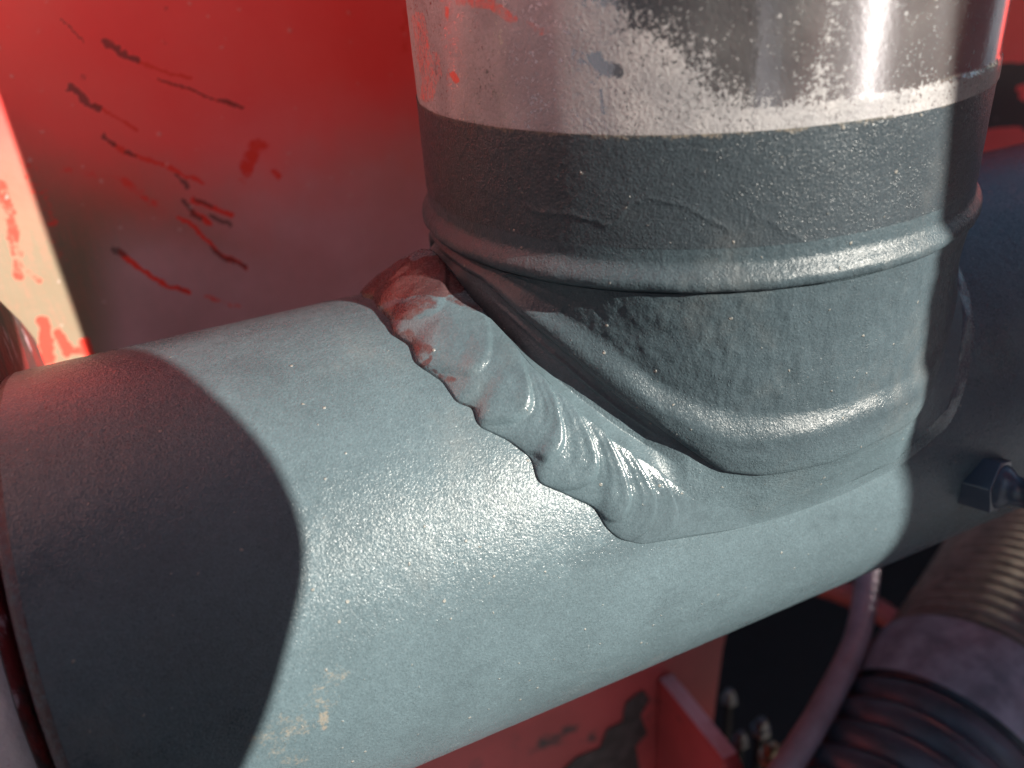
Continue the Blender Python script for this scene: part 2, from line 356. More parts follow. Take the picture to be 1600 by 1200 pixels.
# ------------------------------------------------------------------ red panel behind the rod
PY = 0.099
def build_panel():
    xs = np.concatenate([np.arange(-0.45, -0.18, 0.004), np.arange(-0.18, 0.03, 0.00042), np.arange(0.03, 0.46, 0.003)])
    zs = np.concatenate([np.arange(-0.055, -0.012, 0.004), np.arange(-0.012, 0.125, 0.00045), np.arange(0.125, 0.34, 0.004)])
    X, Z = np.meshgrid(xs, zs, indexing='ij')
    Z = np.where(Z > 0.112, 0.112 + (Z - 0.112) * (1 - 0.97 * sstep(0.03, 0.09, X)), Z)      # the sheet is cut lower to the right of the rod
    P = np.stack([X, np.full_like(X, PY), Z], -1)
    px, py = pixels(P)
    wob = 5 * fbm(P, 90, 3, 5); wob2 = 7.0 * fbm(P, 420, 4, 9); wob3 = 7.0 * fbm(P, 420, 4, 19)
    qx, qy = px + wob2, py + wob3
    dark = np.zeros_like(X); fresh = np.zeros_like(X)
    def stroke(pts, w0, w1, which, amt=1.0, blob=0.0):
        d, t = seg_dist(qx, qy, pts)
        wd = (w0 + (w1 - w0) * t) * (0.85 + blob * vnoise(P, 900, 31))
        mres = amt * sstep(wd * 1.25 + 2.0, wd * 0.45, d)
        if which == 'd': np.maximum(dark, mres, out=dark)
        else: np.maximum(fresh, mres, out=fresh)
    D = lambda p, a=4, b=4, blob=0.0, amt=1.0: stroke(p, a, b, 'd', amt, blob)
    F = lambda p, a=3, b=3, amt=0.9: stroke(p, a, b, 'f', amt)
    D([(96, 30), (130, 66)], 1.2, 1.8)
    D([(166, 66), (185, 80), (213, 95)], 6, 6, 0.9); F([(212, 98), (260, 112), (300, 124)], 2, 2)
    D([(245, 122), (310, 145), (378, 167)], 0.8, 2.6); F([(245, 124), (378, 168)], 2.5, 3.5, 0.7)
    D([(110, 135), (130, 155), (157, 172)], 7, 5, 0.9); F([(150, 165), (180, 182), (213, 203)], 4, 2)
    D([(163, 215), (178, 227)], 7, 6, 0.9); D([(200, 236), (208, 243)], 5, 5, 0.9)
    F([(170, 224), (205, 240), (250, 255), (318, 287)], 4, 3)
    D([(276, 275), (293, 290)], 5, 5, 0.8)
    D([(288, 312), (300, 332), (312, 345)], 4, 5, 0.7); D([(305, 311), (330, 322)], 3, 2, 0.5); D([(325, 335), (360, 349)], 3, 5, 0.7)
    F([(300, 312), (360, 335)], 5, 4); F([(300, 330), (330, 352)], 5, 5)
    F([(280, 340), (300, 352), (318, 370), (345, 398), (385, 418)], 4, 4); D([(330, 388), (350, 402), (385, 418)], 4.5, 4, 0.7)
    D([(175, 388), (195, 398)], 3, 5, 0.7); F([(190, 395), (225, 428), (260, 445), (298, 456)], 5, 4); D([(268, 446), (294, 455)], 2, 2.5, amt=0.6)
    F([(100, 262), (150, 276), (190, 280), (240, 318)], 9, 9, 0.45)
    F([(385, 265), (398, 232), (408, 225)], 20, 14, 0.7); F([(428, 270), (434, 274)], 7, 7, 0.7); F([(375, 280), (380, 283)], 5, 5, 0.6)
    F([(640, 0), (630, 80)], 14, 10, 0.5); F([(320, 462), (380, 482)], 6, 5, 0.45)
    for c_, r_ in (((257, 12), 6), ((257, 68), 4), ((128, 120), 7)): D([c_, (c_[0] + 2, c_[1] + 2)], r_, r_, 0.3, 0.6)
    # paint left on the worn strip by the lug
    F([(0, 290), (18, 340), (30, 430)], 16, 12, 0.60); F([(40, 250), (75, 330), (95, 400)], 20, 14, 0.40); F([(68, 505), (75, 560)], 12, 14, 1.0); F([(92, 520), (104, 548)], 10, 12, 1.0)
    F([(132, 535), (136, 545)], 12, 10, 1.0); F([(118, 548), (150, 560)], 8, 8, 0.7); F([(40, 420), (60, 440)], 8, 6, 0.4)
    # worn, chalked enamel: red kept at the top, primer grey-beige low down; the pink is painted fill light
    cut = np.interp(px, [-400, 0, 100, 250, 400, 560, 650], [290, 250, 300, 330, 345, 270, 230])
    chalk = sstep(-210, 175, py - cut + wob * 6)
    chalk = np.maximum(chalk, 0.14 + 0.10 * sstep(300, 0, px))
    chalk *= np.interp(px, [100, 380, 560, 650], [1.0, 0.95, 0.78, 0.72])
    chalk *= 1 - 0.8 * sstep(700, 1400, px)
    sky_fill = 0.85 * sstep(150, 560, px + wob * 5) * sstep(90, 400, py + wob * 5) * sstep(900, 700, px)  # pale pink painted in place of missing fill light, shaded part only
    sky_fill = np.maximum(sky_fill, 0.72 * sstep(120, 220, px) * sstep(300, 440, py) * sstep(900, 700, px))
    grease = np.where(px > 1450, sstep(92, 104, py) * sstep(212, 200, py), 0.0)
    d, t = seg_dist(px, py, [(1548, 210), (1590, 206)]); grease = grease * sstep(6, 12, d)
    d, t = seg_dist(px, py, [(1598, 140), (1602, 150)]); grease = grease * sstep(6, 12, d)
    o = grid_obj('steel_bulkhead', P, PLATE, attrs=dict(chalk=chalk, sky_fill=sky_fill, dark=dark, fresh=fresh, grease=grease), flip=False)
    s = o.modifiers.new('solid', 'SOLIDIFY'); s.thickness = 0.006; s.offset = -1.0
    tag(o, 'scratched red painted steel bulkhead fading to worn beige behind the grey tube', 'bulkhead')
    return o
build_panel()

# ------------------------------------------------------------------ the welded rod end: one thing
ROD = empty('hydraulic_rod_end', (0, 0, -RT), 'grey painted steel cross tube with a chromed rod welded upright onto it', 'rod end')

def phi_grid():
    return np.radians(np.concatenate([np.arange(-180, -115, 1.5), np.arange(-115, 62, 0.16), np.arange(62, 180, 1.5)]))
PH = phi_grid()
def lathe(name, zs, rfun, mat, attrs_fn=None, disp=None, flip=False):
    A, Z = np.meshgrid(PH, zs, indexing='ij')
    rr = rfun(Z) if callable(rfun) else np.full_like(Z, rfun)
    base = np.stack([rr * np.sin(A), -rr * np.cos(A), Z], -1)
    if disp is not None:
        rr = rr + disp(np.degrees(A), Z, base)
        base = np.stack([rr * np.sin(A), -rr * np.cos(A), Z], -1)
    return grid_obj(name, base, mat, ROD, closed_u=True, attrs=attrs_fn(np.degrees(A), Z, base) if attrs_fn else None)

# chromed rod with a dust film
def film_attr(A, Z, P):
    px, py = pixels(P); vis = (A > -125) & (A < 60)
    wob = 14 * fbm(P, 160, 4, 3)
    top = np.interp(px, [600, 900, 950, 1000, 1060, 1120, 1200, 1260, 1300, 1340, 1420, 1600],
                    [-200, -60, 10, 55, 80, 125, 165, 135, 60, -40, -40, -40])
    film = sstep(-85, 60, py + wob * 2.6 - top)
    film = 0.02 + 0.92 * film
    speck = np.interp(px, [1080, 1140, 1240, 1330], [0, -0.30, -0.34, 0]); film += speck * sstep(60, 110, py) * sstep(205, 185, py)
    film = np.where(px > 1290, np.interp(px, [1290, 1330, 1400, 1560], [0.42, 0.14, 0.06, 0.02]) + 0.12 * sstep(60, 180, py), film)
    # fingerprint-like clean patches
    d, t = seg_dist(px + wob * .3, py + wob * .3, [(930, 92), (945, 108), (965, 112)]); film -= 0.9 * sstep(14, 8, d)
    d, t = seg_dist(px + wob * .3, py, [(900, 85), (912, 92)]); film -= 0.35 * sstep(16, 8, d)
    d, t = seg_dist(px, py + wob * .1, [(939, 140), (942, 175)]); film -= 0.8 * sstep(3.5, 1.5, d)
    low = sstep(0.0885, 0.0865, Z + 0.0004 * fbm(P, 300, 3, 8))
    film = np.maximum(film, 0.95 * low)
    film = np.where(vis, film, 0.5)
    red = np.zeros_like(A)  # red paint spots and the bulkhead's reflection, painted into the film
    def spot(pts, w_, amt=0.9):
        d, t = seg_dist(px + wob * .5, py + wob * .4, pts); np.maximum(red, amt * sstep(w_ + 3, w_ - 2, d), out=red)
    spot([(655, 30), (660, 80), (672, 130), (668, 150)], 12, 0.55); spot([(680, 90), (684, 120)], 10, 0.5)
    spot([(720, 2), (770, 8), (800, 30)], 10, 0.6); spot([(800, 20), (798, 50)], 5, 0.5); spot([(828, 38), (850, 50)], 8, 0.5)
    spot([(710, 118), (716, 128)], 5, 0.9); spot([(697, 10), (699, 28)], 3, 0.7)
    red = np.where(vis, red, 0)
    band = sstep(0.0880, 0.0870, Z) * sstep(0.0, 25, A) * np.where(np.abs(Z - 0.0872) < 0.0004, 1.0, 0.55)
    return dict(film=film, red=red, band=band)
zc = np.concatenate([np.arange(0.0838, 0.125, 0.00045), np.linspace(0.126, 0.42, 12)])
lathe('chrome_rod', zc, R - 0.0001, CHROME, film_attr,
      disp=lambda A, Z, P: 0.00045 * sstep(0.0876, 0.0868, Z + 0.0002 * fbm(P, 250, 2, 4)) * sstep(-20, 20, A))

# painted sleeve with a ragged paint ridge
CR = [(818, 318), (835, 332), (870, 335), (905, 338), (945, 352), (965, 345), (985, 320), (1010, 310), (1060, 318), (1100, 340), (1130, 355), (1160, 372)]
CR2 = [(838, 385), (870, 412), (900, 418), (960, 410), (1040, 408), (1110, 402)]
CR3 = [(1170, 330), (1200, 345), (1240, 368), (1290, 395)]
def sleeve_disp(A, Z, P):
    px, py = pixels(P); vis = (A > -115) & (A < 50)
    wx, wy = px + 3 * fbm(P, 500, 3, 61), py + 4 * fbm(P, 500, 3, 62)
    o = np.zeros_like(A)
    for k, (c, amp, wd) in enumerate(((CR, 0.00015, 4), (CR2, 0.00010, 4), (CR3, 0.00008, 4))):
        d, t = seg_dist(wx, wy, c)
        yl = np.interp(wx, [p[0] for p in c], [p[1] for p in c])
        ends = sstep(0, 0.08, t) * sstep(1, 0.9, t)
        lump = 0.6 + 0.5 * fbm(P, 800, 3, 70 + k)
        o += amp * np.where(vis, np.exp(-(d / wd) ** 2) * ends * lump, 0)
        o += 0.35 * amp * np.where(vis & (wy < yl), np.exp(-d / 26) * ends, 0)
    g = fbm(P, 900, 3, 40)
    o += 0.00005 * g * (0.6 + 0.4 * sstep(-20, -50, A))
    o += 0.00016 * fbm(P, 90, 3, 44)
    return o
def sleeve_attr(A, Z, P):
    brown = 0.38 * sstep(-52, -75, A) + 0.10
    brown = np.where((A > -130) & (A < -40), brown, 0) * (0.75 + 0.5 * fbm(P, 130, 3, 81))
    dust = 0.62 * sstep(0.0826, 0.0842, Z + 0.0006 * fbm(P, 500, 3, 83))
    return dict(brown=brown, dust=dust, smear_shade=0.30 * sstep(-60, -80, A) * sstep(0.070, 0.064, Z), scratch=0 * A)  # maroon at lower left paints the bulkhead's red reflection
RSL = R + 0.00012
lathe('painted_sleeve', np.arange(0.0665, 0.08423, 0.00022), RSL, PAINT_R, sleeve_attr, sleeve_disp)

# collar ring: cove above, sharp lower lip
def ring_r(Z):
    t = np.clip((0.0646 - Z) / (0.0646 - 0.0609), 0, 1)
    lip = np.clip((0.0609 - Z) / 0.0016, 0, 1)
    return RSL + 0.0016 * np.where(Z < 0.0609, np.sqrt(np.clip(1 - lip ** 2.2, 0, 1)) * 0.92 + 0.08, np.sin(t * math.pi / 2) ** 2.2)
def ring_disp(A, Z, P):
    low = sstep(0.0615, 0.0600, Z)
    return 0.00012 * fbm(P, 150, 3, 21) + 0.00006 * fbm(P, 900, 2, 22) + low * 0.00030 * fbm(P * np.array([1, 1, 0.3]), 260, 3, 23)
def ring_attr(A, Z, P):
    z = 0 * A
    return dict(tone=z, brown=0.34 * sstep(-60, -78, A), dust=z, smear_shade=0.30 * sstep(-62, -80, A) * sstep(0.0605, 0.064, Z), scratch=z)  # maroon at the left paints reflected red
lathe('collar_ring', np.arange(0.0590, 0.06662, 0.00020), ring_r, PAINT_B, ring_attr, ring_disp)

# ---- saddle body, weld
def half(tab):            # table given for -90..90 -> interpolation with the back half mirrored in y
    t = np.array(sorted(tab), float)
    def f(ph):            # degrees
        a = np.where(np.abs(ph) > 90, np.sign(ph) * (180 - np.abs(ph)), ph)
        return np.array([np.interp(a, t[:, 0], t[:, k]) for k in range(1, t.shape[1])])
    return f
ZA = half([(-90, 58.3), (-72, 58.0), (-64.5, 56.8), (-54, 52.7), (-47, 49), (-38.6, 42.5), (-25, 37), (-13, 35.0), (0.6, 35.4), (14, 35), (25, 37), (38.6, 42.5), (47, 49), (54, 52.7), (64.5, 56.8), (75, 58), (90, 58.3)])
def px_rod(pts, rr):
    o = []
    for q in pts:
        p = on_cyl(q, 2, rr); o.append((math.degrees(math.atan2(p[0], -p[1])), p[2] * 1e3))
    return o
def px_pipe(pts, h):
    o = []
    for q in pts:
        p = on_cyl(q, 0, RT + h); o.append((math.degrees(math.atan2(p[0], -p[1])), p[0] * 1e3, math.degrees(math.atan2(-p[1], p[2]))))
    return o
RB = 0.0552; RP = 0.0565
ZB = half([(-90, 57.4)] + px_rod([(745, 432), (800, 480), (880, 550), (950, 610), (1020, 660), (1090, 710), (1130, 737), (1200, 745), (1300, 725), (1380, 690)], RP) + [(22, 23.5), (31, 27.5), (40, 34), (48, 40), (57, 46), (68, 52), (90, 57.4)])
CT = half([(-90, -58.0, 0)] + px_pipe([(735, 478), (780, 518), (832, 575), (900, 637), (965, 690), (1035, 735), (1092, 785)], 0.0034) +
          [(-18, -15.6, 76), (0, 0, 77.5), (20, 18, 76), (36, 34, 68), (52, 45.6, 47), (70, 52.6, 23), (90, 55.8, 0)])
ET = half([(-90, -70.9, 0), (-85.5, -70.2, 6.5), (-81.1, -71.3, 13.0), (-77.5, -69.2, 18.2), (-74.6, -70.0, 23.1), (-70.2, -66.8, 29.4), (-66.8, -66.1, 34.9), (-65.1, -63.4, 36.9),
           (-63.4, -64.3, 40.8), (-59.8, -60.0, 45.3), (-56.2, -56.7, 50.8), (-54.8, -57.5, 55.1), (-51.5, -53.0, 59.2), (-47.4, -47.9, 64.1), (-45.8, -47.2, 68.4), (-44, -45.1, 71.8),
           (-40.7, -40.7, 74.9), (-34.5, -32.9, 76.7), (-22.6, -20.2, 79.5), (-9.4, -8.1, 80.7), (3.7, 3.1, 81.1), (22.5, 20, 79.4), (38, 36, 73.5), (52, 47.5, 54), (66, 54, 33), (78, 57, 16), (90, 58.5, 0)])
HC = half([(-90, 9.2), (-84, 7.4), (-75, 5.0), (-62, 3.8), (-48, 3.2), (-38, 2.6), (-31, 2.0), (-18, 1.7), (0, 1.5), (30, 1.4), (60, 1.3), (90, 1.6)])
HD = half([(-90, 1.6), (-78, 1.1), (-60, 0.9), (-48, 0.9), (-41, 0.8), (-35, 0.5), (-28, 0.1), (0, 0.1), (30, 0.1), (45, 0.1), (60, 0.1), (90, 0.1)])
def pipe_pt(x, ang, h):
    a = np.radians(ang); r = RT + h * 1e-3
    return np.stack([x * 1e-3 + 0 * a, -r * np.sin(a), r * np.cos(a)], -1)
def build_weld():
    deg = np.degrees(PH); back = np.where(np.abs(deg) > 90, -1.0, 1.0)
    sm = lambda v, n=6: smooth1(v, n, True)
    za = sm(ZA(deg)[0], 22) * 1e-3; zb = sm(ZB(deg)[0], 22) * 1e-3; zp = np.minimum(zb, za - 0.0005); zb = zp - 0.0012
    cx, ca = CT(deg); ex, ea_ = ET(deg)
    cx, ca = sm(cx, 10), sm(ca * back, 10)
    kk = sstep(-40, -34, deg)
    ex, ea_ = sm(ex, 8) * (1 - kk) + kk * sm(ex, 40), sm(ea_ * back, 8) * (1 - kk) + kk * sm(ea_ * back, 40)
    hc, hd = sm(HC(deg)[0], 20), sm(HD(deg)[0], 12)
    # weld bead from the valley to the toe
    T = np.concatenate([np.linspace(0, 0.86, 62), np.linspace(0.86, 1.0, 22)[1:]])
    D2, T2 = np.meshgrid(deg, T, indexing='ij')
    crescent = 1 - (2 * T2 - 1) ** 2
    edges = np.array([-200, -104, -92, -80.5, -69, -60.5, -54.8, -49.6, -44.6, -40.4, -36.0, 200])
    shift = np.interp(D2, [-95, -75, -60, -40, -20], [7, 7, 4.8, 3.4, 2])
    wig = 0.8 * fbm(np.stack([D2 * .1, T2 * 1.3, 0 * D2], -1), 1.0, 2, 51)
    u = np.interp(D2 - shift * (crescent - 0.55) + wig, edges, np.arange(len(edges)))
    fr = u - np.floor(u)
    saw = np.where(fr < 0.86, (fr / 0.86) ** 1.4, np.cos((fr - 0.86) / 0.14 * np.pi / 2) ** 1.0)
    amp = np.interp(D2, [-180, -110, -80, -64, -60, -48, -43, -37, -33], [0, 0.3, 0.4, 0.45, 0.85, 0.85, 0.7, 0.45, 0])
    x = cx[:, None] + (ex - cx)[:, None] * T2; a = ca[:, None] + (ea_ - ca)[:, None] * T2
    hump = np.clip(1 - np.abs(2 * T2 ** 0.92 - 1) ** 2.3, 0, 1) ** 0.62
    toe = np.clip(1 - T2 ** np.interp(D2, [-90, -75, -40, -30], [2.4, 3.4, 3.4, 2.6]), 0, 1) ** 0.82
    h = hc[:, None] * (1 - 0.50 * T2) * toe + hd[:, None] * hump + amp * (saw - 0.55) * np.maximum(np.clip(hump, 0, 1) ** 0.8, 0.5 * sstep(0.3, 0.0, T2))
    h = h + 0.030 * np.sin(2 * np.pi * u * 3.0 + 2 * fbm(np.stack([D2 * .2, T2 * 3, 0 * D2], -1), 1.0, 2, 57)) * hump * np.interp(D2, [-64, -58, -42, -36], [0.2, 1, 1, 0])
    front = np.interp(D2, [-36, -28, 30, 40], [0, 1, 1, 0])            # brushed-smooth filler at the front: thin lip at the toe
    lip = 0.40 * sstep(1.0, 0.90, T2)
    h = np.where(front > 0, h * (1 - front) + front * (hc[:, None] * (1 - T2) ** 1.2 + lip), h)
    Pb = pipe_pt(x, a, h)
    lump = fbm(Pb, 130, 3, 55)
    h = h + (0.40 * lump + 0.13 * fbm(Pb, 380, 3, 56)) * np.clip(hump, 0, 1) * (1 - 0.7 * front)
    h = h * sstep(1.0, 0.97, T2) - 0.3 * sstep(0.975, 1.0, T2)
    Pb = pipe_pt(x, a, h)
    Cpt = np.stack([sm(Pb[:, 0, k], 5) for k in range(3)], -1); Pb[:, 0] = Cpt
    rad = np.stack([np.sin(PH), -np.cos(PH), 0 * PH], -1)
    up = np.array([0, 0, 1.0])
    rows = []
    ztop = 0.05905; r0 = R - 0.0004
    for t in np.linspace(0, 1, 34):
        rows.append(rad * (r0 + 0.0008 * max(0.0, 1 - t * 2.2)) + up * (ztop + (za - ztop) * t)[:, None])
    L = za - zb; b = np.minimum(RP - r0, 0.34 * L) * np.interp(deg, [-20, 5, 25, 45, 70], [1, 0.7, 0.45, 0.6, 1])
    tp = np.interp(deg, [-75, -50, -30, -12, 30, 50, 75], [0.62, 0.60, 0.50, 0.36, 0.40, 0.55, 0.62])
    for t in np.linspace(0, 1, 52)[1:]:
        up_ = np.sin(np.clip(t / tp, 0, 1) * math.pi / 2) ** 1.9
        k = np.clip((t - tp) / (1 - tp), 0, 1)
        r = np.where(t <= tp, r0 + b * up_, RB - 0.0006 + (r0 + b - RB + 0.0006) * np.sqrt(np.clip(1 - k ** 2.4, 0, 1)))
        rows.append(rad * r[:, None] + up * (za - L * t)[:, None])
    Bpt = rows[-1]
    # steep wall under the roll, a notch hidden behind the bead's crest, then up to the crest
    wn = np.interp(deg, [-180, -100, -84, -74, -40, -33, 180], [0, 0, 0.3, 1, 1, 0, 0])
    Npl = Bpt + (Cpt - Bpt) * 0.52
    na = np.degrees(np.arctan2(-Npl[:, 1], Npl[:, 2])); Nlow = pipe_pt(Npl[:, 0] * 1e3, na, 1.3 + 0 * na)
    Npt = Npl * (1 - wn)[:, None] + Nlow * wn[:, None]
    for t in np.linspace(0, 1, 26)[1:]:
        p = Bpt + (Npt - Bpt) * t - rad * (0.0004 * math.sin(math.pi * t) * wn)[:, None]
        p = p + rad * (0.00035 * math.exp(-((t - 0.40) / 0.07) ** 2) * np.interp(deg, [-75, -66, -45, -36], [0, 1, 1, 0]))[:, None]
        rows.append(p)
    for t in np.linspace(0, 1, 14)[1:]:
        rows.append(Npt + (Cpt - Npt) * (t ** 1.0))
    G = np.stack(rows, 1)
    n = np.cross(np.gradient(G, axis=0), np.gradient(G, axis=1)); n /= np.linalg.norm(n, axis=2)[..., None] + 1e-12
    n *= np.sign((n * rad[:, None]).sum(2).mean())
    Dg = np.degrees(PH)[:, None] + 0 * G[..., 0]
    cast = 0.00022 * fbm(G, 330, 3, 33) + 0.00010 * fbm(G, 800, 2, 34)
    rowi = np.arange(G.shape[1])[None] + 0 * Dg
    cast = cast * sstep(0, 3, rowi) * np.interp(rowi, [0, 30, 40, 84, 115], [1, 1, 0.35, 0.3, 0.3])
    brush = 0.00010 * fbm(G * np.array([1, 1, 2.6]), 160, 3, 37)
    wave = 0.0006 * fbm(G, 45, 2, 38) * np.interp(rowi, [0, 20, 34, 60, 84, 112], [0, 0.2, 0.7, 1, 0.5, 0.0])
    G = G + n * (cast + brush + wave)[..., None]
    zero = 0 * Dg
    shade_b = 0.5 * sstep(-78, -92, Dg) * (Dg > -150)  # dark red reflection toned into the left side
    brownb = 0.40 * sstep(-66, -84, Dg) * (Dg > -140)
    grid_obj('saddle_body', G, PAINT_B, ROD, closed_u=True, flip=True, attrs=dict(brown=brownb, smear_shade=shade_b * 0.6, dust=zero, scratch=zero, tone=sstep(45, 100, rowi)))
    px, py = pixels(Pb); vis = D2 > -135
    wob = fbm(Pb, 260, 3, 58) * 9
    smear_shade = np.zeros_like(D2)  # old red paint smears, plus the mound's shadow painted maroon
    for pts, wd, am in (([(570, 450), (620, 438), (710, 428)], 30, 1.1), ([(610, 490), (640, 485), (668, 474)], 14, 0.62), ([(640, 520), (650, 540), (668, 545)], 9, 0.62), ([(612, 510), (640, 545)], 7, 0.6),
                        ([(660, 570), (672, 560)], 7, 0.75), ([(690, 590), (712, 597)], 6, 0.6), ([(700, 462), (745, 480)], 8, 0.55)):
        d, t = seg_dist(px + wob, py + wob, pts); np.maximum(smear_shade, np.where(vis, am * sstep(wd + 6, wd - 5, d), 0), out=smear_shade)
    smear_shade = np.maximum(smear_shade, np.where((D2 > -140), 0.42 * sstep(-86, -95, D2), 0))
    scr = np.zeros_like(D2)
    for pts in ([(640, 538), (668, 572), (690, 588)], [(722, 630), (742, 638)], [(628, 520), (640, 535)]):
        d, t = seg_dist(px + wob * .5, py + wob * .5, pts); np.maximum(scr, np.where(vis, 0.62 * sstep(7, 1, d), 0), out=scr)
    grid_obj('weld_bead', Pb, PAINT_W, ROD, closed_u=True, flip=True, attrs=dict(brown=0.3 * sstep(-78, -90, D2) * (D2 > -140), smear_shade=smear_shade, dust=0 * D2, scratch=scr))
build_weld()

# ---- cross tube
XL = -0.1386
def build_tube():
    xs = np.concatenate([[XL + 0.0022], np.arange(XL + 0.0026, 0.075, 0.0008), np.linspace(0.08, 0.30, 12)])
    ang = np.radians(np.concatenate([np.arange(-40, 135, 0.75), np.arange(135, 320, 3)]))
    X, A = np.meshgrid(xs, ang, indexing='ij')
    P = np.stack([X, -RT * np.sin(A), RT * np.cos(A)], -1)
    px, py = pixels(P); vis = (np.degrees(A) > -25) & (np.degrees(A) < 120)
    dust = np.zeros_like(X); brown = np.zeros_like(X); scr = np.zeros_like(X); smear_shade = np.zeros_like(X)
    wob = 14 * fbm(P, 120, 4, 91); wob2 = 14 * fbm(P, 120, 4, 93)
    def patch(arr, pts, w_, am, soft=14):
        d, t = seg_dist(px + wob, py + wob2, pts); np.maximum(arr, np.where(vis, am * sstep(w_ + soft, w_ - soft * .5, d), 0), out=arr)
    patch(dust, [(400, 1170), (450, 1140), (500, 1110), (525, 1060)], 24, 0.43, 30); patch(dust, [(420, 1150), (480, 1140)], 12, 0.52, 18)
    patch(dust, [(506, 1120), (510, 1140)], 5, 0.85, 5); patch(dust, [(430, 1185), (470, 1188)], 16, 0.42, 10)
    patch(brown, [(506, 1122), (511, 1142)], 3, 0.6, 4)
    patch(scr, [(430, 1175), (425, 1195)], 2.5, 0.55, 5); patch(scr, [(515, 1190), (540, 1180)], 2, 0.45, 5)
    patch(brown, [(60, 590), (150, 585), (240, 575)], 34, 0.42, 34); patch(brown, [(40, 640), (120, 640), (200, 620)], 28, 0.34, 34)
    for k in range(46):
        rx = 40 + 300 * ((k * 0.6180339) % 1); ry = 575 + 105 * ((k * 0.7548777) % 1) + (0 if rx < 200 else -10)
        ln = 4 + 16 * ((k * 0.3247) % 1)
        patch(scr, [(rx, ry), (rx + 3 * ((k * .77) % 1), ry + ln)], 1.2, 0.50 + 0.1 * ((k * .41) % 1), 3)
    scuff = np.zeros_like(X)
    patch(scuff, [(905, 1056), (945, 1044), (985, 1028)], 1.5, 0.55, 5); patch(scuff, [(700, 1168), (740, 1160)], 1.2, 0.5, 4)
    for k in range(34):
        rx = 60 + 400 * ((k * 0.6180339 + .13) % 1); ry = 780 + 260 * ((k * 0.7548777 + .2) % 1); ln = 14 + 46 * ((k * 0.3247) % 1)
        patch(scuff, [(rx, ry), (rx - 2 - 7 * ((k * .77) % 1), ry + ln)], 0.6, 0.30 + 0.22 * ((k * .41) % 1), 3)
    for k in range(40):
        rx = 520 + 800 * ((k * 0.6180339 + .4) % 1); ry = 880 + 240 * ((k * 0.7548777 + .1) % 1); ln = 3 + 10 * ((k * 0.3247) % 1)
        patch(scuff, [(rx, ry), (rx + 4, ry + ln)], 0.9, 0.35 + 0.25 * ((k * .41) % 1), 3)
    h = 0.00012 * fbm(P, 70, 3, 95) + 0.00005 * fbm(P, 700, 2, 96)
    # loose paint flakes and drips near the front toe
    lumps = np.clip(fbm(P, 420, 3, 97) - 0.25, 0, 1) * np.where(vis, np.exp(-((px - 1310) / 60) ** 2 - ((py - 800) / 28) ** 2), 0)
    h += 0.0009 * lumps
    # brushed scratches in the shade
    lines = fbm(np.stack([P[..., 0] * 900, A * 3.2, 0 * A], -1), 1.0, 3, 98)
    ms = np.where(vis, np.exp(-((px - 260) / 170) ** 2 - ((py - 830) / 190) ** 2), 0)
    scr = np.maximum(scr, 0.0); h += 0.00009 * np.clip(lines - 0.25, 0, 1) * ms
    P = np.stack([X, -(RT + h) * np.sin(A), (RT + h) * np.cos(A)], -1)
    o = grid_obj('cross_tube', P, PAINT, ROD, closed_v=True, attrs=dict(dust=dust, brown=brown, scratch=scr, smear_shade=smear_shade, scuff=scuff))
    bpy_fix(o)
    # rounded, chamfered tube ends
    prof = [(XL + 0.0022, RT), (XL + 0.0010, RT - 0.0004), (XL + 0.0002, RT - 0.0013), (XL - 0.0001, RT - 0.0026), (XL, 0.030), (XL + 0.03, 0.030)]
    aa = np.linspace(0, 2 * np.pi, 120, endpoint=False)
    Q = np.stack([np.stack([np.full_like(aa, x), -r * np.sin(aa), r * np.cos(aa)], -1) for x, r in prof], 0)
    z = np.zeros(Q.shape[:2])
    e = grid_obj('tube_end', Q, PAINT, o, closed_v=True, attrs=dict(dust=z, brown=z + 0.3, scratch=z, smear_shade=z + 0.62)); bpy_fix(e)  # chamfer's dark red reflection painted into the colour
build_tube()

# ---- grease nipple on the tube
def build_nipple():
    c = on_cyl((1533, 752), 0, RT); n = np.array([0.30, -0.92, 0.12]); n /= np.linalg.norm(n)
    u = np.cross(n, [1.0, 0, 0]); u /= np.linalg.norm(u); v = np.cross(n, u)
    fr = lambda a, b, t: c + u * a + v * b + n * t
    hexr = 0.0066
    nut = prism('grease_nipple', [(hexr * math.cos(math.radians(60 * k + 12)), hexr * math.sin(math.radians(60 * k + 12))) for k in range(6)], fr, -0.0045, 0.0042, NIPPLE, ROD, 0.0004)
    prof = [(0.0049, 0.0050), (0.0058, 0.0048), (0.0066, 0.0042), (0.0074, 0.0034), (0.0090, 0.0031), (0.0104, 0.0032), (0.0112, 0.0037), (0.0122, 0.0040), (0.0134, 0.0038), (0.0144, 0.0030), (0.0150, 0.0018), (0.0151, 0.0002)]
    aa = np.linspace(0, 2 * np.pi, 40, endpoint=False)
    Q = np.stack([c + n * t + r * (np.cos(aa)[:, None] * u + np.sin(aa)[:, None] * v) for t, r in [(a_ - 0.0008, b_) for a_, b_ in prof]], 0)
    o = grid_obj('nipple_tip', Q, NIPPLE, nut, closed_v=True); bpy_fix(o)
build_nipple()

